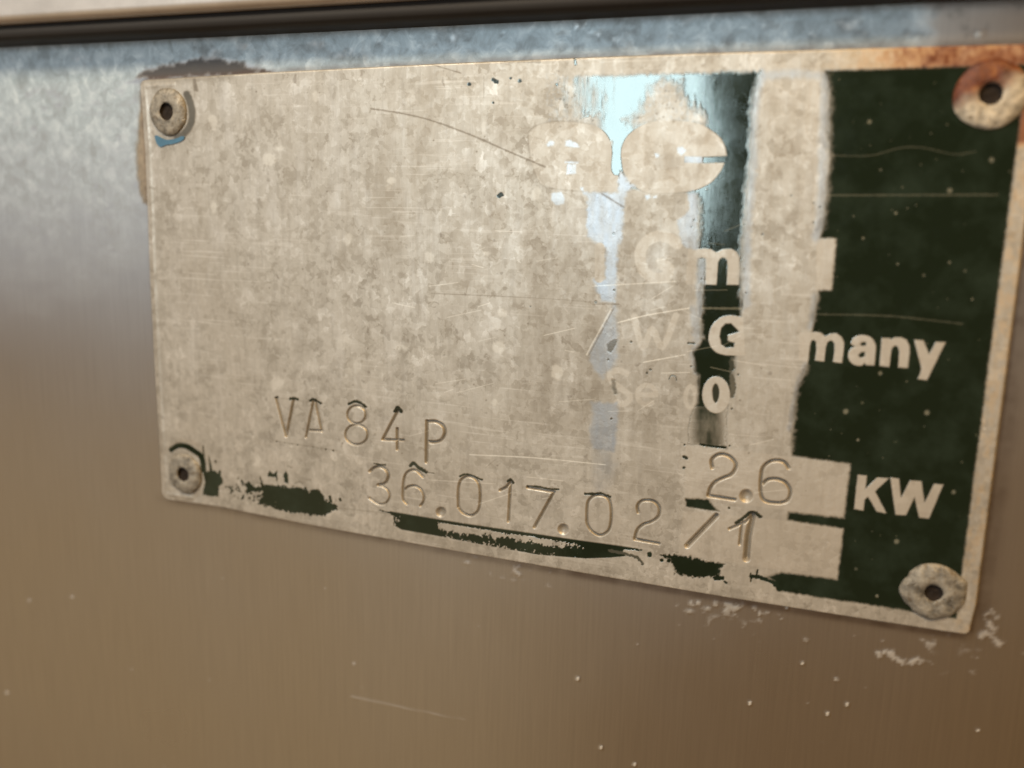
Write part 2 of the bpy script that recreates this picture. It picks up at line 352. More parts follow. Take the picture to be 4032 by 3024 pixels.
for pts, r in [(C11([(1130, 1250), (1200, 1235), (1260, 1250), (1290, 1290), (1350, 1330)]), 10), (C11([(1270, 1260), (1300, 1200), (1240, 1140), (1180, 1060), (1240, 1000), (1310, 1040)]), 6),
               (C11([(40, 1450), (120, 1440), (200, 1480), (280, 1550), (380, 1550), (470, 1510)]), 10)]:
    pl.stroke('pale', smooth(pts), r * 0.8, 0.36, 7, 20, 12, 5, mode='max')
for i in range(30):
    p = (RNG.uniform(0, 4032), RNG.uniform(2250, 3024)) if i > 9 else [(27, 2728), (2274, 2672), (2366, 2943), (2954, 2769), (3258, 2810), (3333, 2773), (3852, 2876), (3160, 2612), (3100, 2390), (2498, 3010)][i]
    pl.stroke('pale', [p], 2 + 5 * RNG.random() ** 3 if i > 9 else 5.5, 0.85 if i < 10 else 0.4, 2.5, mode='max')
pl.stroke('pale', [(1384, 2742), (1580, 2785), (1830, 2835)], 2.5, 0.22, 3, mode='max', taper=(1.4, 0.4))
pl.stroke('pale', C10([(985, 95), (1010, 95)]), 7, 0.5, 4, mode='max')
pl.H += pl.L['scale'] * (0.008 * n2 + 0.01) + pl.L['pale'] * 0.10
inside = poly_sd(pl.X, pl.Z, OUT_MM) < -2.0
keep = ~(inside[:-1, :-1] & inside[1:, :-1] & inside[:-1, 1:] & inside[1:, 1:])
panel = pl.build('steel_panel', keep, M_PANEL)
panel['kind'] = 'structure'; panel['label'] = 'brushed stainless steel panel behind the riveted nameplate'; panel['category'] = 'panel'

# ------------------------------------------------------------------ the nameplate's sheet
xs = [p[0] for p in OUT_MM]; zs = [p[1] for p in OUT_MM]
pt = Sheet(np.linspace(min(xs) - .3, max(xs) + .3, 1330), np.linspace(min(zs) - .3, max(zs) + .3, 830), -T_PLATE, ['paint', 'letter', 'polish', 'rust', 'dark', 'pale'])
sd = poly_sd(pt.X, pt.Z, OUT_MM)
OWN = {}                                               # id -> (name, label)
def oid(name, label=None):
    i = len(OWN) + 1; OWN[i] = (name, label); return i
X, Y = pt.SX, pt.SY
e1, e2 = fbm(X / 18, Y / 26, 31, 4), fbm(X / 7, Y / 9, 57, 3)

fld1 = oid('number_field', 'bare rectangular field stamped 2.6'); fld2 = oid('number_field', 'bare rectangular field under the 2.6 field')
pt.poly('letter', [(2700, 1748), (3348, 1827), (3323, 2039), (2697, 1956)], 0.7, 3, own=fld1)
pt.poly('letter', [(2690, 2012), (3099, 2050), (3321, 2082), (3296, 2281), (2672, 2182)], 0.7, 3, own=fld2)
# -- green-black coating
coat = oid('green_coating', 'dark green coating left on the right part'); strip = oid('green_coating', 'green coating in the narrow upright strip'); patch = oid('coating_flakes', 'small black-green coating flakes'); blob = oid('green_coating', 'black-green coating patch near the lower left corner'); long_ = oid('green_coating', 'ragged coating strip under the serial number')
big = [(3244, 277), (3795, 261), (4047, 253), (4022, 455), (3886, 1500), (3793, 2223), (3766, 2436), (3565, 2405), (3300, 2364), (3063, 2328), (3049, 2290), (3020, 2270), (3077, 2254),
       (3296, 2281), (3321, 2082), (3099, 2048), (3104, 2016), (3323, 2039), (3348, 1827), (3117, 1795), (3117, 1700), (3123, 1683), (3133, 1583), (3143, 1517), (3163, 1483),
       (3180, 1427), (3190, 1340), (3200, 1290), (3213, 1210), (3223, 1142), (3275, 1143), (3293, 940), (3230, 937), (3237, 900), (3247, 833), (3253, 767), (3258, 703), (3268, 618),
       (3256, 522), (3262, 437), (3268, 365), (3258, 315)]
pt.poly('paint', big, 1.0, 7, 4.0, 14, 5, own=coat)
colm = [(2165, 305), (2745, 287), (2996, 281), (2990, 330), (2968, 401), (2957, 612), (2942, 763), (2924, 974), (2916, 1080), (2923, 1183), (2920, 1250), (2900, 1403), (2890, 1460),
        (2888, 1550), (2872, 1570), (2858, 1640), (2860, 1765), (2710, 1747), (2716, 1640), (2747, 1590), (2747, 1483), (2735, 1465), (2730, 1390), (2763, 1343), (2757, 1270),
        (2763, 1210), (2764, 1123), (2750, 1000), (2749, 760), (2450, 740), (2400, 700), (2410, 560), (2300, 490), (2160, 480)]
pt.poly('paint', colm, 1.0, 10, 9, 14, 8, own=strip, stretch=2.2)
def bare(pts, soft=2.0, rough=1.0, own=None, letter=1.0, polish=0.0, scale=12, seed=3):
    o = own if own is not None else 0
    pt.poly('paint', pts, 0.0, soft, rough, scale, seed, own=o); pt.poly('letter', pts, letter, soft, rough, scale, seed); pt.poly('polish', pts, polish, soft, rough, scale, seed)
# left, dithered end of the strip, and the thin spots over the second logo letter
e3 = fbm(X / 13, Y / 130, 83, 3)
dith = ss(2400, 2170, X + 40 * e1 + 120 * e3) * ss(520, 500, Y) * ss(280, 300, Y)
dith = np.maximum(dith, ss(2385, 2340, X) * ss(430, 480, Y + 40 * e2))
dith = np.maximum(dith, ss(0.6, -0.5, poly_sd(X, Y, smooth([(2490, 492), (2520, 440), (2555, 370), (2600, 325), (2660, 330), (2715, 410), (2775, 492)], closed=True)) / 60 + 0.45 * e1 + 0.35 * e3))
pt.L['paint'] = np.where((Y < 760) & (X < 2790), pt.L['paint'] * (1 - dith), pt.L['paint']); pt.own[(dith > 0.5) & (Y < 760) & (X < 2790) & (pt.own == strip)] = 0
pt.L['polish'] = np.maximum(pt.L['polish'], 0.25 * ss(0.2, 0.6, dith) * (Y < 520) * (X > 2150) * (X < 2790) * ss(0.0, 0.5, e2 + 0.1))
# logo letters
la, le = oid('printed_letter', 'first logo letter, rounded and bare'), oid('printed_letter', 'second logo letter, round with a slot on its right')
bare(smooth(C8([(190, 300), (300, 210), (480, 185), (640, 190), (780, 215), (880, 270), (940, 350), (965, 450), (960, 560), (960, 640), (985, 682)]), 5) + C8([(1025, 690), (1024, 760), (1018, 820), (1000, 843), (800, 845), (690, 830), (450, 810), (300, 760), (210, 560)]), 1.6, 0.6, la, 0.6)
bare(smooth(C8([(1055, 560), (1050, 480), (1065, 400), (1110, 320), (1180, 260), (1270, 210), (1400, 180), (1560, 178), (1700, 190), (1810, 220), (1900, 275), (1980, 345), (2020, 430), (2035, 505)]), 5) + C8([(1820, 515), (1640, 510), (1640, 565), (1820, 573)])
     + smooth(C8([(2012, 568), (1980, 640), (1900, 740), (1800, 800), (1690, 835), (1500, 852), (1300, 850), (1190, 800), (1110, 730), (1070, 650)]), 5), 1.6, 0.6, le, 0.75)
pt.poly('polish', C8([(1640, 508), (1820, 515), (1820, 573), (1640, 567)]), 0.9, 3); pt.poly('paint', C8([(1640, 508), (1810, 515), (1810, 573), (1640, 567)]), 0.0, 4)
for q in ([(530, 360), (590, 362), (640, 385), (668, 430), (600, 425), (532, 412)], [(530, 555), (660, 560), (655, 578), (530, 570)], [(545, 580), (635, 580), (630, 670), (545, 675)],
          [(360, 400), (395, 360), (430, 375), (425, 405), (370, 420)], [(405, 850), (500, 840), (525, 880), (520, 950), (450, 965), (405, 920)], [(670, 800), (700, 795), (705, 835), (680, 830)],
          [(1365, 480), (1405, 485), (1400, 520), (1370, 518)], [(1570, 430), (1620, 415), (1660, 460), (1610, 500), (1580, 480)], [(1275, 880), (1310, 860), (1330, 890), (1290, 915)], [(1345, 880), (1380, 870), (1385, 895), (1350, 900)]):
    pt.poly('polish', C8(q), 1.0, 4, 4, 8, 3); pt.poly('pale', C8(q), 0.15, 4, 4, 8, 3)
pt.poly('dark', ellipse(*C8([(1490, 560)])[0], 58, 34), 0.20, 10, 8, 14, 4)
pt.stroke('dark', smooth(C8([(215, 560), (190, 300), (300, 210), (480, 185), (640, 190), (780, 215)])), 2.5, 0.32, 4, 2)
pt.stroke('dark', smooth(C8([(700, 835), (450, 812), (300, 762), (215, 560)])), 2.5, 0.22, 4, 2)
pt.stroke('dark', smooth(C8([(1180, 795), (1300, 850), (1500, 852), (1690, 835)])), 2.0, 0.25, 4, 2)
# worn-smooth upright band under the logo
band = C8([(700, 846), (1020, 846), (1030, 700), (1048, 640), (1100, 720), (1180, 790), (1095, 840), (1078, 1000), (1070, 1200), (1050, 1310), (1022, 1340)]) + C7([(1300, 420), (1290, 700), (1270, 1020), (1110, 1000), (1060, 900), (1010, 760), (1150, 750), (1150, 355), (1060, 340), (940, 250), (930, 0)]) + C8([(735, 1000), (745, 900)])
pt.poly('polish', band, 1.0, 9, 9, 14, 12); pt.poly('paint', band, 0.0, 4, 6, 14, 12, own=0)
pt.poly('polish', smooth(C5([(330, 200), (375, 170), (400, 560), (380, 800), (260, 960), (200, 1010), (60, 760), (200, 450)]), closed=True), 0.8, 12, 10, 18, 13)
pt.poly('polish', C5([(80, 1300), (380, 1310), (400, 1400), (380, 1700), (360, 1900), (100, 1850), (60, 1659), (100, 1450)]), 0.85, 10, 8, 18, 14)
pt.poly('polish', C3([(-160, -150), (30, -150), (40, 500), (-130, 700)]), 0.45, 40, 20, 30, 14, mode='max')
# other printed letters (bare metal in the coating, faint where the coating is gone)
zone = ss(2000, 2120, X) * ss(2790, 2740, X) * ss(900, 960, Y) * ss(1760, 1640, Y); pt.L['dark'] = np.maximum(pt.L['dark'], zone * np.clip(0.20 + 0.18 * e1, 0, 1) * (1 - pt.L['polish']))
def pl_(name, label): return oid(name, label)
mm = C9([(330, 850), (430, 845), (520, 835), (600, 845), (660, 885), (740, 845), (840, 840), (900, 875), (935, 940), (940, 1100), (925, 1265), (785, 1265), (795, 1050), (793, 980), (770, 950), (735, 942), (705, 955), (682, 1000), (665, 1265), (535, 1260), (535, 960), (490, 940), (440, 960), (400, 1260), (300, 1260)])
bare(mm, 2, 1, pl_('printed_letter', 'bare letter m in the green strip'), 0.9)
pt.poly('paint', C9([(445, 960), (530, 960), (530, 1262), (430, 1262)]), 0.25, 8, 6); pt.poly('polish', C9([(445, 960), (530, 960), (530, 1262), (430, 1262)]), 0.8, 8, 6)
pt.poly('polish', C9([(420, 1270), (500, 1280), (500, 1659), (430, 1659)]), 0.7, 10, 8, 20, 2)
pt.stroke('letter', C7([(1085, 360), (1080, 745)]), 19, 0.8, 2); pt.stroke('polish', C7([(1085, 370), (1080, 735)]), 18, 0.0, 2)
bare(C6([(450, 480), (560, 478), (640, 470), (700, 482), (750, 525), (810, 492), (880, 487), (940, 530), (970, 600), (965, 700), (945, 840), (840, 825), (855, 720), (860, 620), (845, 585), (810, 570), (775, 590), (755, 650), (735, 822), (628, 807), (645, 680), (640, 590), (612, 560), (585, 575), (562, 640), (542, 830), (430, 800)]), 2, 1, pl_('printed_letter', 'bare letter m in the dark coating'))
bare(smooth(C6([(1050, 600), (1080, 545), (1150, 512), (1230, 512), (1300, 545), (1342, 620), (1345, 700)]), 5) + C6([(1330, 870), (1230, 862)]) + smooth(C6([(1215, 835), (1170, 870), (1090, 858), (1030, 800), (1020, 730), (1050, 670), (1110, 640)]), 5) + C6([(1165, 630), (1100, 640), (1062, 622)]), 2, 1, pl_('printed_letter', 'bare letter a in the dark coating'))
for q in ([(1160, 612), (1185, 588), (1232, 590), (1235, 632), (1180, 640)], [(1135, 748), (1175, 708), (1222, 705), (1215, 762), (1165, 780)]):
    pt.poly('paint', C6(q), 1.0, 3, 1, own=coat)
bare(C6([(1415, 545), (1515, 545), (1520, 568), (1570, 535), (1640, 535), (1710, 565), (1745, 640), (1745, 720), (1725, 897), (1610, 890), (1625, 700), (1610, 650), (1580, 630), (1545, 650), (1525, 700), (1505, 887), (1390, 872)]), 2, 1, pl_('printed_letter', 'bare letter n in the dark coating'))
bare(C6([(1800, 565), (1910, 575), (1975, 740), (2055, 590), (2170, 592), (2030, 880), (1950, 1042), (1840, 1028), (1872, 960), (1885, 900)]), 2, 1, pl_('printed_letter', 'bare letter y in the dark coating'))
bare(C4([(945, 375), (1025, 383), (1010, 500), (1115, 400), (1217, 405), (1095, 520), (1195, 712), (1112, 695), (1035, 565), (1005, 590), (995, 687), (915, 672)]), 2, 0.8, pl_('printed_letter', 'bare letter K beside the 2.6 field'))
bare(C4([(1230, 400), (1305, 410), (1322, 580), (1400, 425), (1500, 432), (1527, 620), (1610, 455), (1690, 462), (1565, 757), (1480, 747), (1440, 570), (1365, 727), (1275, 722)]), 2, 0.8, pl_('printed_letter', 'bare letter W beside the 2.6 field'))
bare(smooth(C5([(1880, 300), (1750, 276), (1640, 290), (1550, 350), (1490, 440), (1470, 560), (1500, 650), (1570, 715), (1660, 745), (1790, 752)]), 4) + C5([(1900, 750)]), 2, 1, pl_('printed_letter', 'bare letter G in the green strip'))
pt.poly('paint', C5([(1830, 470), (1790, 420), (1740, 370), (1670, 370), (1620, 420), (1600, 520), (1620, 620), (1680, 660), (1768, 655), (1782, 600), (1700, 572), (1700, 510)]), 1.0, 3, 2, own=strip)
bare(ellipse(*C5([(1560, 1215)])[0], 55, 73), 2, 1, pl_('printed_digit', 'bare digit 0 in the green strip'))
pt.poly('paint', ellipse(*C5([(1555, 1195)])[0], 14.5, 39), 0.95, 3, 2, own=strip)
for q, r, lb in (([(590, 290), (690, 650), (805, 440), (925, 650), (1085, 280)], 13, 'faint letter W before the dash'), ([(500, 960), (400, 925), (310, 965), (330, 1060), (450, 1150), (545, 1235), (480, 1320), (380, 1300)], 12, 'faint letter S'),
                 ([(640, 1215), (850, 1215)] + ellipse(740, 1215, 110, 115, 20, 0, -5.3), 10, 'faint letter e'), (ellipse(1255, 1240, 60, 125, 20), 9, 'faint digit 0')):
    pt.stroke('letter', smooth(C5(q), 4) if len(q) < 12 else C5(q), r, 0.85, 4, 3, own=pl_('printed_letter', lb), mode='max'); pt.stroke('dark', smooth(C5(q), 4) if len(q) < 12 else C5(q), r, 0.0, 3, 2)
pt.stroke('letter', smooth(C7([(2000, 330), (1900, 260), (1760, 240), (1620, 320), (1560, 460), (1600, 640), (1720, 730), (1860, 720), (1900, 620), (1800, 560)]), 4), 22, 0.9, 3, 2, own=pl_('printed_letter', 'faint letter G'), mode='max'); pt.stroke('dark', smooth(C7([(2000, 330), (1900, 260), (1760, 240), (1620, 320), (1560, 460), (1600, 640), (1720, 730), (1860, 720), (1900, 620), (1800, 560)]), 4), 22, 0.0, 3, 2)
pt.stroke('dark', C7([(1740, 400), (1690, 480), (1710, 580)]), 20, 0.34, 8, 6, mode='max')
for q in ([(560, 340), (620, 900)], [(340, 420), (560, 430)], [(450, 1150), (460, 1600)], [(260, 1150), (300, 1640)], [(330, 1080), (330, 1300)], [(700, 560), (740, 760)]):
    pt.stroke('dark', C7(q), 26, 0.16, 16, 14, 20, len(q) + q[0][0], mode='max')
hst = pl_('printed_letter', 'bare stem of the letter H at the coating edge')
pt.poly('letter', [(3215, 945), (3293, 940), (3275, 1143), (3215, 1143)], 0.8, 3, own=hst)
# smooth rims of the bare column, patch left of the strip
for q, r in (([(3005, 290), (2972, 420), (2968, 640), (2952, 800), (2942, 960), (2938, 1200)], 15), ([(3246, 300), (3246, 420), (3240, 600), (3238, 720), (3225, 880), (3212, 935)], 17), ([(3208, 1165), (3192, 1285)], 9),
             ([(3168, 1440), (3125, 1580), (3110, 1690)], 9), ([(3010, 300), (3120, 290), (3235, 300)], 16)):
    pt.stroke('polish', smooth(q), r, 0.6, 13, 9, 16, 5, mode='max')
pt.poly('polish', smooth(C9([(330, 190), (430, 170), (450, 400), (430, 600), (450, 820), (350, 840), (250, 760), (210, 510), (330, 400)]), closed=True), 0.8, 6, 9, 14, 5)
pt.stroke('polish', C5([(1300, 200), (1330, 560), (1290, 760), (1330, 940)]), 14, 0.6, 10, 8, mode='max')
# streaked half-worn zones in the strip's reflection side and its lower tail
tail = (pt.own == strip) & (Y > 1600); pt.L['paint'][tail] *= np.clip(0.85 + 0.25 * fbm(X[tail] / 22, Y[tail] / 60, 77, 3), 0, 1) * ss(2705, 2760, X[tail]) * ss(2880, 2810, X[tail])
def feather(q, r=8, val=0.4, soft=22): pt.stroke('paint', smooth(q), r, val, soft, 14, 16, int(q[0][1]))
feather([(3250, 300), (3264, 400), (3260, 520), (3266, 618), (3257, 703), (3250, 800), (3236, 900)], 6, 0.35, 20); feather([(3216, 1165), (3206, 1250)], 4, 0.4, 14); feather([(3176, 1440), (3146, 1515), (3130, 1600), (3120, 1700), (3118, 1770)], 4, 0.45, 14)
feather([(2992, 300), (2968, 401), (2957, 612), (2942, 763), (2926, 950), (2920, 1170)], 6, 0.35, 18); feather([(2752, 790), (2750, 930)], 6, 0.4, 18); feather([(2762, 1140), (2762, 1200), (2757, 1270), (2762, 1330)], 5, 0.4, 16); feather([(2890, 1420), (2886, 1540)], 4, 0.4, 14)
# -- flakes of coating
def fl(pts, soft=2, rough=5, scale=9, seed=1, val=1.0, own=None): pt.poly('paint', pts, val, soft, rough, scale, seed, own=own or patch)
def fs(pts, r, rough=2, seed=1, val=1.0, taper=None, soft=1.8): pt.stroke('paint', pts, r, val, soft, rough, 7, seed, own=patch, taper=taper)
fl(C13([(610, 580), (720, 560), (790, 600), (830, 690), (780, 740), (780, 850), (600, 825), (620, 700)]), seed=2)
fs(smooth(C13([(258, 335), (330, 292), (420, 297), (510, 350), (590, 420), (612, 560)])), 10.5, 1.2)
fs(C13([(607, 290), (612, 430)]), 2.5, 1); fs(C13([(668, 400), (695, 580)]), 5, 1.5, taper=(0.3, 1.4)); fs(C13([(740, 455), (745, 470)]), 3.5); fs(C13([(785, 570), (790, 640)]), 5)
fl(C13([(1232, 640), (1262, 705), (1400, 715), (1560, 738), (1700, 745), (1785, 800), (1900, 815), (1960, 890), (2060, 920), (2065, 985), (1900, 1060), (1700, 1030), (1500, 1000), (1300, 945), (1215, 925), (1250, 820)]), 2, 13, 8, 3, own=blob)
sp = ss(0.12, 0.3, e2 * 0.8 + e1 * 0.5) * ss(1.0, -1.0, poly_sd(X, Y, C13([(830, 680), (1000, 640), (1240, 700), (1260, 930), (1040, 900), (830, 780)])) / 6)
pt.L['paint'] = np.maximum(pt.L['paint'], sp * 0.95); pt.own[sp > 0.5] = patch
fl(C13([(1065, 700), (1110, 680), (1160, 740), (1240, 740), (1250, 790), (1090, 800)]), 2, 7, 8, 5)
for q in ([(1310, 600), (1330, 560), (1365, 600), (1415, 560), (1420, 700), (1395, 640), (1310, 625)], [(1480, 600), (1510, 565), (1535, 620), (1530, 710), (1490, 690)], [(1770, 775), (1810, 765), (1880, 770), (1890, 830), (1790, 820)]):
    fl(C13(q), 2, 4, 6, 6)
fs(C13([(1610, 700), (1650, 680), (1690, 700)]), 2.5, 1, val=0.5); fs(C13([(2095, 870), (2105, 885)]), 5); fs(C13([(1530, 515), (1570, 530)]), 3, 1, val=0.4); fs(C13([(1985, 850), (2000, 900)]), 6, 3)
# long strip under the serial number
bp = C14([(120, 100), (340, 145), (700, 205), (1000, 252), (1500, 325), (1900, 385), (2240, 432), (2500, 470), (2480, 520), (2212, 545), (2000, 552), (1600, 520), (1320, 470), (1100, 432), (700, 352), (400, 300), (330, 260), (330, 180)])
dstr = poly_sd(X, Y, bp); ustr0 = (X - 1400) * 2.212; ustr = ustr0 + 110 * e1 + 45 * e2; topd = (Y - 1950) * 2.212 + 9 * e1 - np.interp(ustr0, [120, 340, 700, 1000, 1500, 1900, 2240, 2500], [100, 145, 205, 252, 325, 385, 432, 470])
cov = 0.42 * e1 + 0.50 * e2 + np.interp(ustr, [100, 320, 350, 690, 740, 1000, 1280, 1500, 1850, 1990, 2230, 2330, 2450], [-0.9, -0.5, 0.7, 0.8, -0.25, -0.2, -0.05, 0.0, 0.05, 0.9, 0.7, 0.1, -0.8]) + 0.85 * np.exp(-((topd - 12) / 14) ** 2) + 0.12 - 0.42 * np.exp(-((topd - 58) / 30) ** 2) * ((ustr > 730) & (ustr < 1950)) + 0.45 * np.exp(-((topd - 115) / 35) ** 2)
sm = ss(-0.07, 0.07, cov) * ss(2.5, -2.5, dstr)
pt.L['paint'] = np.maximum(pt.L['paint'], sm); pt.own[sm > 0.5] = long_
fl(C15([(430, 185), (620, 185), (850, 240), (1000, 268), (965, 310), (955, 380), (750, 388), (570, 352), (540, 240)]), 5, 11, 9, 8, 1.0)
fs(C15([(350, 185)]), 11, 3, 2); fs(C15([(455, 235)]), 8, 2, 3); fs(C15([(515, 238)]), 8, 2, 4); fs(C15([(920, 390), (980, 390)]), 9, 4, 5); fs(C15([(1000, 420), (1020, 432)]), 4)
fs(C15([(0, 150), (100, 170), (200, 195), (250, 215), (290, 265)]), 6, 5, 7, 0.85); fs(C15([(1230, 350), (1232, 420)]), 3, 1); fs(C15([(1290, 320), (1280, 370)]), 4, 1); fs(C15([(1235, 375), (1290, 378), (1350, 400), (1430, 430), (1480, 490)]), 8, 5, 8)
# residues over the stamped characters
for f, q, r, ro in ((C1, [(105, 192), (130, 190)], 4, 1.5), (C1, [(280, 212), (325, 205), (365, 218)], 5.5, 2), (C1, [(515, 235), (550, 215), (600, 240), (640, 262)], 5, 3), (C1, [(970, 272), (1040, 243), (1105, 258), (1170, 305)], 5.5, 2.5),
                    (C1, [(1515, 355), (1548, 315), (1590, 360)], 7, 2.5), (C1, [(1270, 975), (1330, 985), (1400, 992)], 3, 2.5), (C1, [(1700, 1005), (1735, 970), (1800, 1025), (1885, 1075)], 6.5, 3), (C1, [(1890, 1078), (1980, 1090)], 1.2, 1),
                    (C2, [(185, 225), (250, 202), (320, 215), (400, 250), (445, 268)], 4, 2.5), (C2, [(748, 285), (785, 263), (815, 305)], 5, 2), (C2, [(980, 340), (1120, 350), (1220, 372), (1350, 383)], 3.5, 3), (C2, [(1665, 435), (1780, 438), (1845, 425), (1900, 450), (1958, 472)], 5.5, 3.5),
                    (C3, [(880, 300), (910, 310)], 7, 2.5), (C3, [(880, 425)], 6, 2), (C3, [(885, 155)], 4, 2), (C3, [(1500, 1075), (1600, 1005), (1660, 955), (1720, 960), (1785, 1003)], 7, 3.5), (C3, [(1412, 900)], 5, 1.5), (C3, [(1420, 165)], 4, 2),
                    (R2, [(245, 385)], 8, 2), (R2, [(400, 355), (425, 370)], 8, 3), (R2, [(515, 345)], 5, 2), (R2, [(575, 362)], 8, 3), (R2, [(815, 385)], 6, 3), (R2, [(440, 1115), (455, 1105)], 9, 4), (R2, [(400, 505)], 5, 2), (R2, [(935, 215), (940, 255)], 5, 2)):
    fs(smooth(f(q)) if len(q) > 2 else f(q), r, ro, int(q[0][0]), 0.96)
fs(C3([(1075, 150), (1240, 175), (1370, 185)]), 5, 3, 4)
slot = C3([(895, 785), (1170, 800), (1215, 860), (1295, 940), (1180, 932), (905, 885)]); fl(slot, 5, 4, 12, 7, 1.0)
for i in range(9): fs([C1([(130 + 82 * i + RNG.uniform(-15, 15), 715 + 13.5 * i)])[0]], RNG.uniform(1.5, 4.5), 1.5, i, 0.8)
pt.stroke('dark', C1([(100, 195), (700, 270)]), 1.5, 0.4, 1.5, mode='max'); pt.stroke('dark', C1([(130, 715), (840, 825)]), 1.6, 0.5, 1.5, mode='max')
for q, r in (((1245, 212), 8), ((1040, 1015), 9), ((1255, 880), 8), ((265, 1070), 5), ((330, 700), 11)): fs(C7([q]) if q[0] != 330 else C5([(310, 650)]), r * 0.7, 2, 3, 0.6)
fl(C5([(270, 620), (330, 570), (400, 560), (380, 620), (320, 720), (275, 700)]), 4, 4, 10, 3, 0.55); fs(C5([(285, 800)]), 5, 1, 3, 0.6); fs(C5([(345, 1050), (350, 1130), (370, 1190)]), 8, 3, 4, 0.55, soft=5); fs(C5([(1230, 602), (1300, 608)]), 4, 2, 3, 0.85)
for q in ((740, 955), (785, 915), (1265, 878), (1820, 975), (1745, 1375), (555, 590), (320, 1500)): fs(C5([q]), 5, 2, q[0], 0.75)
fs(smooth(C5([(1000, 1030), (1030, 985), (1080, 1000), (1090, 1045)])), 2.2, 0.6, 5, 0.8); fs(C5([(1740, 820), (1750, 900)]), 9, 4, 6, 0.9); fs(C5([(1745, 1000), (1770, 1120), (1750, 1230)]), 9, 4, 7, 0.75)
for q in ((1885, 345), (1810, 525), (1205, 668), (990, 550), (1545, 210), (1015, 1360), (400, 500), (370, 580), (550, 135), (490, 1195), (1810, 295)): fs(C9([q]), 4.5, 2, q[0], 0.7)
for i in range(60): pt.stroke('dark', [(RNG.uniform(2180, 2780), RNG.uniform(300, 500))], RNG.uniform(1.5, 5), 0.5, 2, 1, mode='max')
for i in range(170): pt.stroke('dark', [(RNG.uniform(620, 3200), RNG.uniform(330, 2000))], 1 + 3.5 * RNG.random() ** 2.5, 0.6, 1.6, 1, mode='max')
for i in range(70): pt.stroke('pale', [(RNG.uniform(3200, 3980), RNG.uniform(300, 2350))], 1.5 + 5 * RNG.random() ** 3, RNG.uniform(0.2, 0.8), 2, 1, mode='max')
for p, r in (((3424, 480), 8), ((3740, 750), 9), ((3330, 1620), 10), ((3650, 1625), 10), ((3530, 2132), 9), ((3755, 1938), 7), ((3466, 1470), 7), ((3398, 938), 5), ((3905, 630), 9)): pt.stroke('pale', [p], r, 0.6, 4, 2, mode='max')
for i in range(26):
    c = (RNG.uniform(620, 2200), RNG.uniform(380, 1900)); pt.poly('pale', ellipse(*c, RNG.uniform(8, 28), RNG.uniform(8, 32), 10), RNG.uniform(.15, .45), 6, 8, 14, i, mode='max')
for i in range(26):
    c = (RNG.uniform(620, 2700), RNG.uniform(380, 1900)); pt.poly('dark', ellipse(*c, RNG.uniform(10, 40), RNG.uniform(10, 40), 10), RNG.uniform(.08, .22), 10, 10, 18, i + 50, mode='max')
# -- scratches
for q, r, v, ly in (([(1461, 428), (1580, 446), (1700, 475), (1850, 530), (2000, 595), (2145, 657)], 3.6, 0.60, 'dark'), ([(2370, 763), (2455, 815)], 3.6, 0.55, 'dark'), ([(1700, 1155), (2080, 1172), (2420, 1195)], 1.8, 0.5, 'dark'),
                    (C7([(1030, 1040), (1310, 1045)]), 3, 0.6, 'dark'), (C7([(1250, 1090), (1130, 1320), (960, 1640)]), 2.4, 0.5, 'dark'), (C7([(1220, 1100), (1100, 1320), (930, 1640)]), 3.2, 0.5, 'pale'),
                    (C5([(400, 360), (760, 270), (1240, 190)]), 2.2, 0.8, 'pale'), (C5([(700, 830), (1190, 740)]), 2.0, 0.7, 'pale'), (C2([(300, -30), (1060, 8), (1900, 90)]), 1.8, 0.8, 'pale'), (C2([(970, 232), (1400, 280)]), 1.4, 0.6, 'pale'),
                    (C7([(1000, 830), (1980, 775)]), 2, 0.5, 'pale'), ([(3213, 1237), (3480, 1243), (3640, 1258), (3790, 1275)], 3.2, 0.20, 'pale'), ([(3244, 769), (3600, 768), (3930, 767)], 3.2, 0.25, 'pale'),
                    (R3([(900, 850), (1150, 850), (1350, 800), (1500, 800), (1700, 842), (1840, 825)]), 2.8, 0.18, 'pale'), (C9([(490, 190), (770, 200)]), 2.2, 0.6, 'dark'), (C2([(480, 130), (600, 30)]), 1.6, 0.4, 'dark'), (C1([(850, 1500), (1500, 1570)]), 3, 0.35, 'dark'),
                    (C9([(500, 1540), (960, 1545)]), 4, 0.45, 'pale'), (R2([(0, 255), (190, 312)]), 2, 0.6, 'dark'), (R2([(480, 230), (700, 235)]), 8, 0.45, 'dark'), (R2([(340, 330), (340, 470)]), 1.6, 0.4, 'dark'), ([(1950, 1905), (1700, 1890)], 1.5, 0.5, 'pale')):
    pt.stroke(ly, smooth(q), r, v, 1.6, r * 0.7, 12, int(q[0][0]), mode='max')
for i in range(40):                                    # short hairlines
    c = np.array((RNG.uniform(1500, 3000), RNG.uniform(900, 2000))); a = RNG.normal(-0.12, 0.25); l = RNG.uniform(20, 150)
    pt.stroke('pale', [tuple(c), tuple(c + l * np.array((math.cos(a), math.sin(a))))], 1.3, RNG.uniform(0.3, 0.7), 1.2, mode='max')
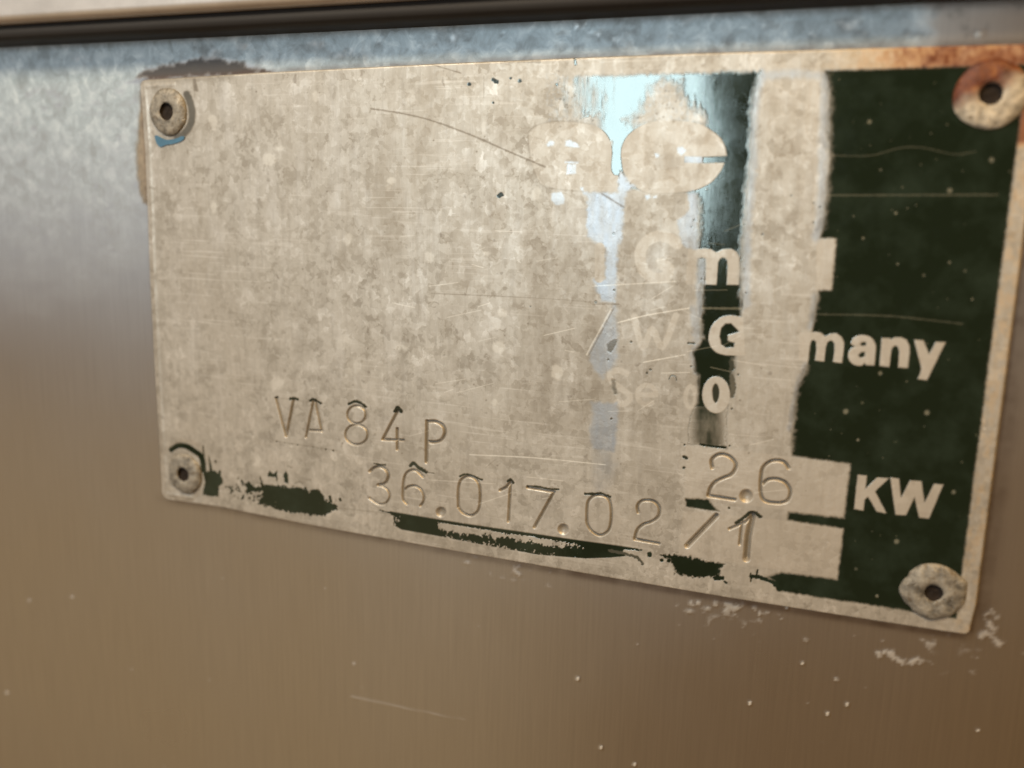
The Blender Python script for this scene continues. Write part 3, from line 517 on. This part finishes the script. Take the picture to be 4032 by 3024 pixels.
# -- rust, frame stains
pt.L['rust'] = np.clip(ss(3180, 3750, X + 60 * e1) * ss(300, 270, Y) * (0.85 + 0.3 * e1), 0, 1)
pt.stroke('rust', [(3907, 330), (4010, 420)], 150, 0.9, 25, 20, 40, 3, mode='max')
pt.L['rust'] = np.maximum(pt.L['rust'], np.clip(0.26 * ss(3650, 3850, X) * ss(-0.3, 0.5, e1), 0, 1) * (pt.L['paint'] < 0.5))
pt.stroke('dark', [(560, 318), (800, 306), (900, 298)], 16, 0.35, 12, 8, mode='max'); pt.stroke('dark', [(765, 315), (772, 355)], 7, 0.8, 4, 4, mode='max')
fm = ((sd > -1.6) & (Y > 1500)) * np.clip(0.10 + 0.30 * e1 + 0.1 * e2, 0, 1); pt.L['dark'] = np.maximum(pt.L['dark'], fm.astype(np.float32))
# rivet seats: the upper left rivet's shadow painted as a crescent over residue, and the blue paint chip
fs(smooth(C12([(705, 475), (745, 570), (765, 690), (742, 810), (675, 900), (600, 945)])), 13, 2, 4, 0.3, taper=(1.1, 0.8), soft=5); pt.stroke('dark', smooth(C12([(705, 475), (745, 570), (765, 690), (742, 810), (675, 900), (600, 945)])), 14, 1.0, 5, 3)
pt.L['polish'] *= np.clip(0.82 + 0.28 * fbm(X / 16, Y / 60, 201, 3), 0, 1)
# -- relief: rounded rim, coating film, stamped characters
def ch(name, lb): return oid(name, lb)
def stamp(f, lines, lb, r=6.5, depth=0.17, name='stamped_digit'):
    o = ch(name, 'stamped ' + lb)
    for q in lines: pt.groove(smooth(f(q), 5), r, depth, o)
S8 = [(1062 + 108 * math.cos(t), 400 + 105 * math.sin(t)) for t in np.linspace(0, 2 * math.pi, 16)]; S8b = [(1062 + 132 * math.cos(t), 635 + 118 * math.sin(t)) for t in np.linspace(0, 2 * math.pi, 16)]
def straight(f, lines, lb, r=6.5, depth=0.17, name='stamped_digit', o=None):
    o = o or ch(name, 'stamped ' + lb)
    for q in lines: pt.groove(f(q), r, depth, o)
    return o
straight(C1, [[(112, 205), (232, 655)], [(318, 225), (234, 655)]], 'letter V', 6.5, 0.16, 'stamped_letter')
straight(C1, [[(553, 240), (465, 665)], [(578, 250), (655, 600)], [(495, 583), (655, 590)]], 'letter A', 6, 0.14, 'stamped_letter')
stamp(C1, [S8, S8b], 'digit 8', 5.5, 0.13)
straight(C1, [[(1550, 350), (1372, 692), (1615, 700)], [(1542, 565), (1545, 810)]], 'digit 4', 6.5, 0.18)
o = straight(C1, [[(1893, 475), (1888, 960)]], 'letter P', 7.5, 0.2, 'stamped_letter'); pt.groove(smooth(C1([(1895, 480), (2000, 480), (2085, 535), (2105, 615), (2065, 695), (1990, 722), (1915, 718)])), 7.5, 0.2, o)
o = ch('stamped_digit', 'stamped digit 3'); pt.groove(smooth(C1([(1220, 1070), (1270, 1028), (1340, 1012), (1410, 1050), (1440, 1120), (1415, 1190), (1370, 1222), (1318, 1230)])), 7, 0.18, o); pt.groove(smooth(C1([(1318, 1232), (1375, 1248), (1432, 1292), (1456, 1360), (1432, 1420), (1380, 1455), (1310, 1450), (1215, 1385)])), 5.5, 0.12, o)
stamp(C1, [[(1850, 1135), (1780, 1068), (1720, 1052), (1650, 1092), (1620, 1180), (1612, 1300), (1616, 1400), (1660, 1455)], [(1625, 1290), (1680, 1248), (1760, 1242), (1830, 1292), (1860, 1370), (1850, 1430), (1820, 1475)]], 'digit 6 of the serial number', 6, 0.15)
o = ch('stamped_dot', 'stamped dot after 36'); pt.dent(C1([(2060, 1548)])[0], 21, 0.32, o)
stamp(C2, [[(165, 590), (165, 400), (187, 290), (240, 238), (300, 228), (370, 262), (415, 340), (425, 450), (415, 580), (385, 650), (320, 690), (240, 670), (188, 625), (165, 575)]], 'digit 0 after the first dot', 6, 0.16)
straight(C2, [[(660, 392), (730, 357), (785, 292)], [(783, 300), (770, 520), (758, 760)]], 'digit 1 before the 7', 6.5, 0.18)
straight(C2, [[(985, 357), (1295, 412), (1065, 828)]], 'digit 7 with a wide bar', 7, 0.19)
o = ch('stamped_dot', 'stamped dot after 017'); pt.dent(C2([(1403, 852)])[0], 22, 0.32, o)
stamp(C2, [[(1682, 730), (1685, 600), (1702, 520), (1760, 462), (1830, 450), (1910, 470), (1955, 530), (1972, 640), (1965, 780), (1935, 870), (1860, 922), (1790, 910), (1720, 850), (1686, 780), (1682, 720)]], 'digit 0 after the second dot', 6, 0.16)
o = straight(C3, [[(298, 1270), (585, 1322)]], 'digit 2 of the serial number', 6.5, 0.19); pt.groove(smooth(C3([(340, 955), (330, 880), (370, 825), (430, 810), (520, 822), (580, 880), (590, 960), (560, 1020), (480, 1070), (400, 1097), (330, 1160), (296, 1268)])), 6.5, 0.19, o)
straight(C3, [[(1262, 990), (915, 1348)]], 'slanted digit 7 under the field', 11, 0.28)
straight(C3, [[(1640, 1240), (1618, 1500)], [(1690, 985), (1640, 1240)]], 'last digit 1, struck deep', 15, 0.32); straight(C3, [[(1418, 1148), (1530, 1100), (1620, 1060), (1690, 980)], [(1562, 1100), (1538, 1330)]], '', 6.5, 0.16, o=len(OWN))
o = straight(C3, [[(1170, 755), (1480, 802)]], 'digit 2 of 2.6', 7.5, 0.22); pt.groove(smooth(C3([(1215, 425), (1205, 340), (1260, 282), (1340, 267), (1430, 300), (1492, 380), (1480, 450), (1430, 510), (1340, 547), (1240, 602), (1190, 670), (1167, 752)])), 7.5, 0.22, o)
o = ch('stamped_dot', 'stamped dot of 2.6'); pt.dent(C3([(1615, 758)])[0], 27, 0.36, o)
o = ch('stamped_digit', 'stamped digit 6 of 2.6')
for q in ([(2120, 428), (2060, 357), (1970, 337), (1880, 362), (1810, 432), (1790, 540), (1785, 690), (1810, 790), (1880, 830), (2000, 842)], [(1812, 615), (1870, 567), (1970, 557), (2070, 592), (2130, 670), (2135, 740), (2100, 812), (2020, 842)]): pt.groove(smooth(C3(q)), 7.5, 0.22, o)
pt.H += 0.004 * ss(0.3, 0.7, pt.L['paint'])
pt.H += 0.05 * fbm(pt.X / 14, pt.Z / 14, 91, 2) * ss(0, -4, sd)                       # the sheet is not quite flat
for c, r in (((726, 1863), 92),): q = np.hypot((X - c[0]), (Y - c[1]) * 0.8) / r; pt.H += -0.05 * np.exp(-((q - 1.0) / 0.12) ** 2)
lx = np.interp(pt.Z, [OUT_MM[27][1], OUT_MM[0][1]], [OUT_MM[27][0], OUT_MM[0][0]]); pt.H += 0.09 * np.exp(-((sd + 1.0) / 0.3) ** 2) * (pt.X < lx + 6) * (0.7 + 0.3 * e1)
rim = ss(0.0, -0.45, sd); pt.H = pt.H * rim - (T_PLATE + 0.06) * (1 - ss(0.02, -0.28, sd)) - 0.05 * (1 - rim)
keep = sd < 0.2; keep = keep[:-1, :-1] & keep[1:, :-1] & keep[:-1, 1:] & keep[1:, 1:]
own = pt.own[:-1, :-1]

bx, bz = on_plate(2016, 2250)
plate = bpy.data.objects.new('nameplate', None); col.objects.link(plate); plate.empty_display_size = 0.01
plate['label'] = 'worn aluminium machine nameplate with green coating remnants, riveted to the steel panel'; plate['category'] = 'nameplate'
for i in [0] + sorted(OWN):
    sel = keep & (own == i)
    if not sel.any(): continue
    nm, lb = ('aluminium_sheet', 'bare stained aluminium sheet of the plate') if i == 0 else OWN[i]
    o = pt.build(nm, sel, M_PLATE, plate)
    if lb: o['label'] = lb
    if nm == 'coating_flakes' or i == long_: o['kind'] = 'stuff'

# ------------------------------------------------------------------ rivets
def rivet(px, py, rmm, lb, mat, bumps=(), hole=0.36, height=0.6, seed=0, rust=None, tilt=0.0):
    cx, cz = map(float, on_plate(px, py)); n = 72
    prof = [(1.02, -0.05), (1.02, 0.18), (0.98, 0.42), (0.90, 0.66), (0.78, 0.86), (0.64, 0.98), (hole + 0.16, 1.0), (hole + 0.06, 0.93), (hole, 0.74)]
    prof2 = []
    for (a, b), (c, d) in zip(prof, prof[1:]):
        for k in range(3): prof2.append((a + (c - a) * k / 3, b + (d - b) * k / 3))
    prof2.append(prof[-1]); V, Fc, rs = [], [], []
    for r, h in prof2:
        for k in range(n):
            t = 2 * math.pi * k / n
            w_ = 1 + 0.035 * float(vnoise(np.array([2 + 2 * math.cos(t)]), np.array([2 + 2 * math.sin(t)]), seed)[0] - .5) * 2
            for (ba, bw, bh) in bumps: w_ += bh * math.exp(-((math.atan2(math.sin(t - ba), math.cos(t - ba))) / bw) ** 2) * (1 if r > 0.8 else 0)
            rr = rmm * r * w_; hh = height * h * (1 + tilt * math.cos(t) * r)
            hh += 0.10 * (float(vnoise(np.array([9 + r * 3 * math.cos(t)]), np.array([9 + r * 3 * math.sin(t)]), seed + 3)[0]) - .5) * (r > hole + .02)
            V.append(((cx + rr * math.cos(t)) * MM, -(T_PLATE + hh) * MM, (cz + rr * math.sin(t)) * MM))
            rs.append(0.0 if rust is None else float(np.clip((math.sin(t + rust[0]) * r + rust[1]) * 2.2 + 0.5 * (vnoise(np.array([5 + 4 * r * math.cos(t)]), np.array([5 + 4 * r * math.sin(t)]), 5)[0] - .5), 0, 1)))
    m_ = len(prof2)
    for j in range(m_ - 1):
        for k in range(n): Fc.append((j * n + k, j * n + (k + 1) % n, (j + 1) * n + (k + 1) % n, (j + 1) * n + k))
    me = bpy.data.meshes.new('rivet'); me.from_pydata(V, [], Fc); me.update()
    a_ = me.attributes.new('rust', 'FLOAT', 'POINT'); a_.data.foreach_set('value', rs)
    for p in me.polygons: p.use_smooth = True
    me.materials.append(mat); o = bpy.data.objects.new('rivet', me); col.objects.link(o); o.parent = plate; o['label'] = lb
    V, Fc = [], []                                     # broken mandrel end down in the hole
    for r, h in ((hole * 1.03, 0.80), (hole * 0.96, 0.1), (hole * 0.5, 0.16), (0.0, 0.2)):
        for k in range(24): t = 2 * math.pi * k / 24; V.append(((cx + rmm * r * math.cos(t)) * MM, -(T_PLATE + height * (h + 0.05 * math.sin(3 * t + seed))) * MM, (cz + rmm * r * math.sin(t)) * MM))
    for j in range(3):
        for k in range(24): Fc.append((j * 24 + k, j * 24 + (k + 1) % 24, (j + 1) * 24 + (k + 1) % 24, (j + 1) * 24 + k))
    me = bpy.data.meshes.new('mandrel_stub'); me.from_pydata(V, [], Fc); me.update()
    for p in me.polygons: p.use_smooth = True
    me.materials.append(M_CORE); c = bpy.data.objects.new('mandrel_stub', me); col.objects.link(c); c.parent = o
    return o
rivet(664, 441, 2.95, 'grey rivet in the upper left corner with a dark crescent', M_RIVET, seed=3, hole=0.37)
rivet(730, 1865, 2.85, 'pale crusty rivet in the lower left corner', M_RIVET, seed=8, hole=0.34)
rivet(3900, 372, 3.1, 'rust-red rivet in the upper right corner', M_RUSTY, seed=5, hole=0.32, rust=(-0.45, 0.12))
rivet(3675, 2328, 2.95, 'chalky rivet with a chipped rim in the lower right corner', M_RIVET, seed=13, hole=0.29, bumps=((0.5, 0.16, 0.08), (3.25, 0.22, 0.07), (2.7, 0.1, -0.05), (3.9, 0.12, -0.05)))
# blue paint chip under the upper left rivet
q = smooth(C12([(365, 940), (385, 920), (430, 945), (500, 970), (600, 955), (660, 930), (690, 945), (650, 985), (560, 1015), (490, 1025), (430, 1048), (390, 1015)]), 3, True)
V = [(x * MM, -(T_PLATE + 0.02) * MM, z * MM) for x, z in (map(float, on_plate(*p)) for p in q)]; V2 = [(x, y - 0.12 * MM, z) for x, y, z in V]; n = len(V)
me = bpy.data.meshes.new('paint_chip'); me.from_pydata(V + V2, [], [list(range(n, 2 * n))] + [(i, (i + 1) % n, n + (i + 1) % n, n + i) for i in range(n)]); me.materials.append(plain('blue_paint', (0.06, 0.16, 0.27), 0.4, bump=900))
o = bpy.data.objects.new('paint_chip', me); col.objects.link(o); o.parent = plate; o['label'] = 'blue paint chip under the upper left rivet'

# ------------------------------------------------------------------ the ledge that overhangs the panel
_, zb = on_panel(900, 137); zb = float(zb)             # underside meets the panel here
lx0, lx1, dep = -120.0, 95.0, 5.5
ledge = bpy.data.objects.new('overhanging_ledge', None); col.objects.link(ledge); ledge.empty_display_size = 0.01
ledge['label'] = 'pale satin metal ledge jutting out above the nameplate'; ledge['category'] = 'ledge'
def sweep(name, prof, mat, parent):
    xs_ = np.linspace(lx0, lx1, 24); V = [(x * MM, y * MM, (z - (x + 70) * 0.007) * MM) for x in xs_ for y, z in prof]; k = len(prof)
    Fc = [(i * k + j, i * k + (j + 1) % k, (i + 1) * k + (j + 1) % k, (i + 1) * k + j) for i in range(23) for j in range(k)] + [tuple(range(k)), tuple(range(23 * k, 24 * k))]
    me = bpy.data.meshes.new(name); me.from_pydata(V, [], Fc); me.update()
    for p in me.polygons: p.use_smooth = len(p.vertices) == 4
    me.materials.append(mat); o = bpy.data.objects.new(name, me); col.objects.link(o); o.parent = parent; return o
lip = [(-dep + 1.2 - 1.2 * math.sin(t), zb + 3.1 - 1.2 * math.cos(t)) for t in np.linspace(0, math.pi / 2, 8)]
sweep('folded_lip', [(-0.2, zb + 1.8)] + lip + [(-dep, zb + 8), (-dep, zb + 24), (-dep + 1, zb + 25), (-0.2, zb + 25)], M_LEDGE, ledge)
sweep('shade_strip', [(-0.05, zb), (-dep + 1.8, zb + 0.1), (-dep + 1.2, zb + 0.5), (-dep + 1.3, zb + 1.9), (-0.05, zb + 1.9)], M_BLACK, ledge)  # black strip put in for the shaded underside of the ledge
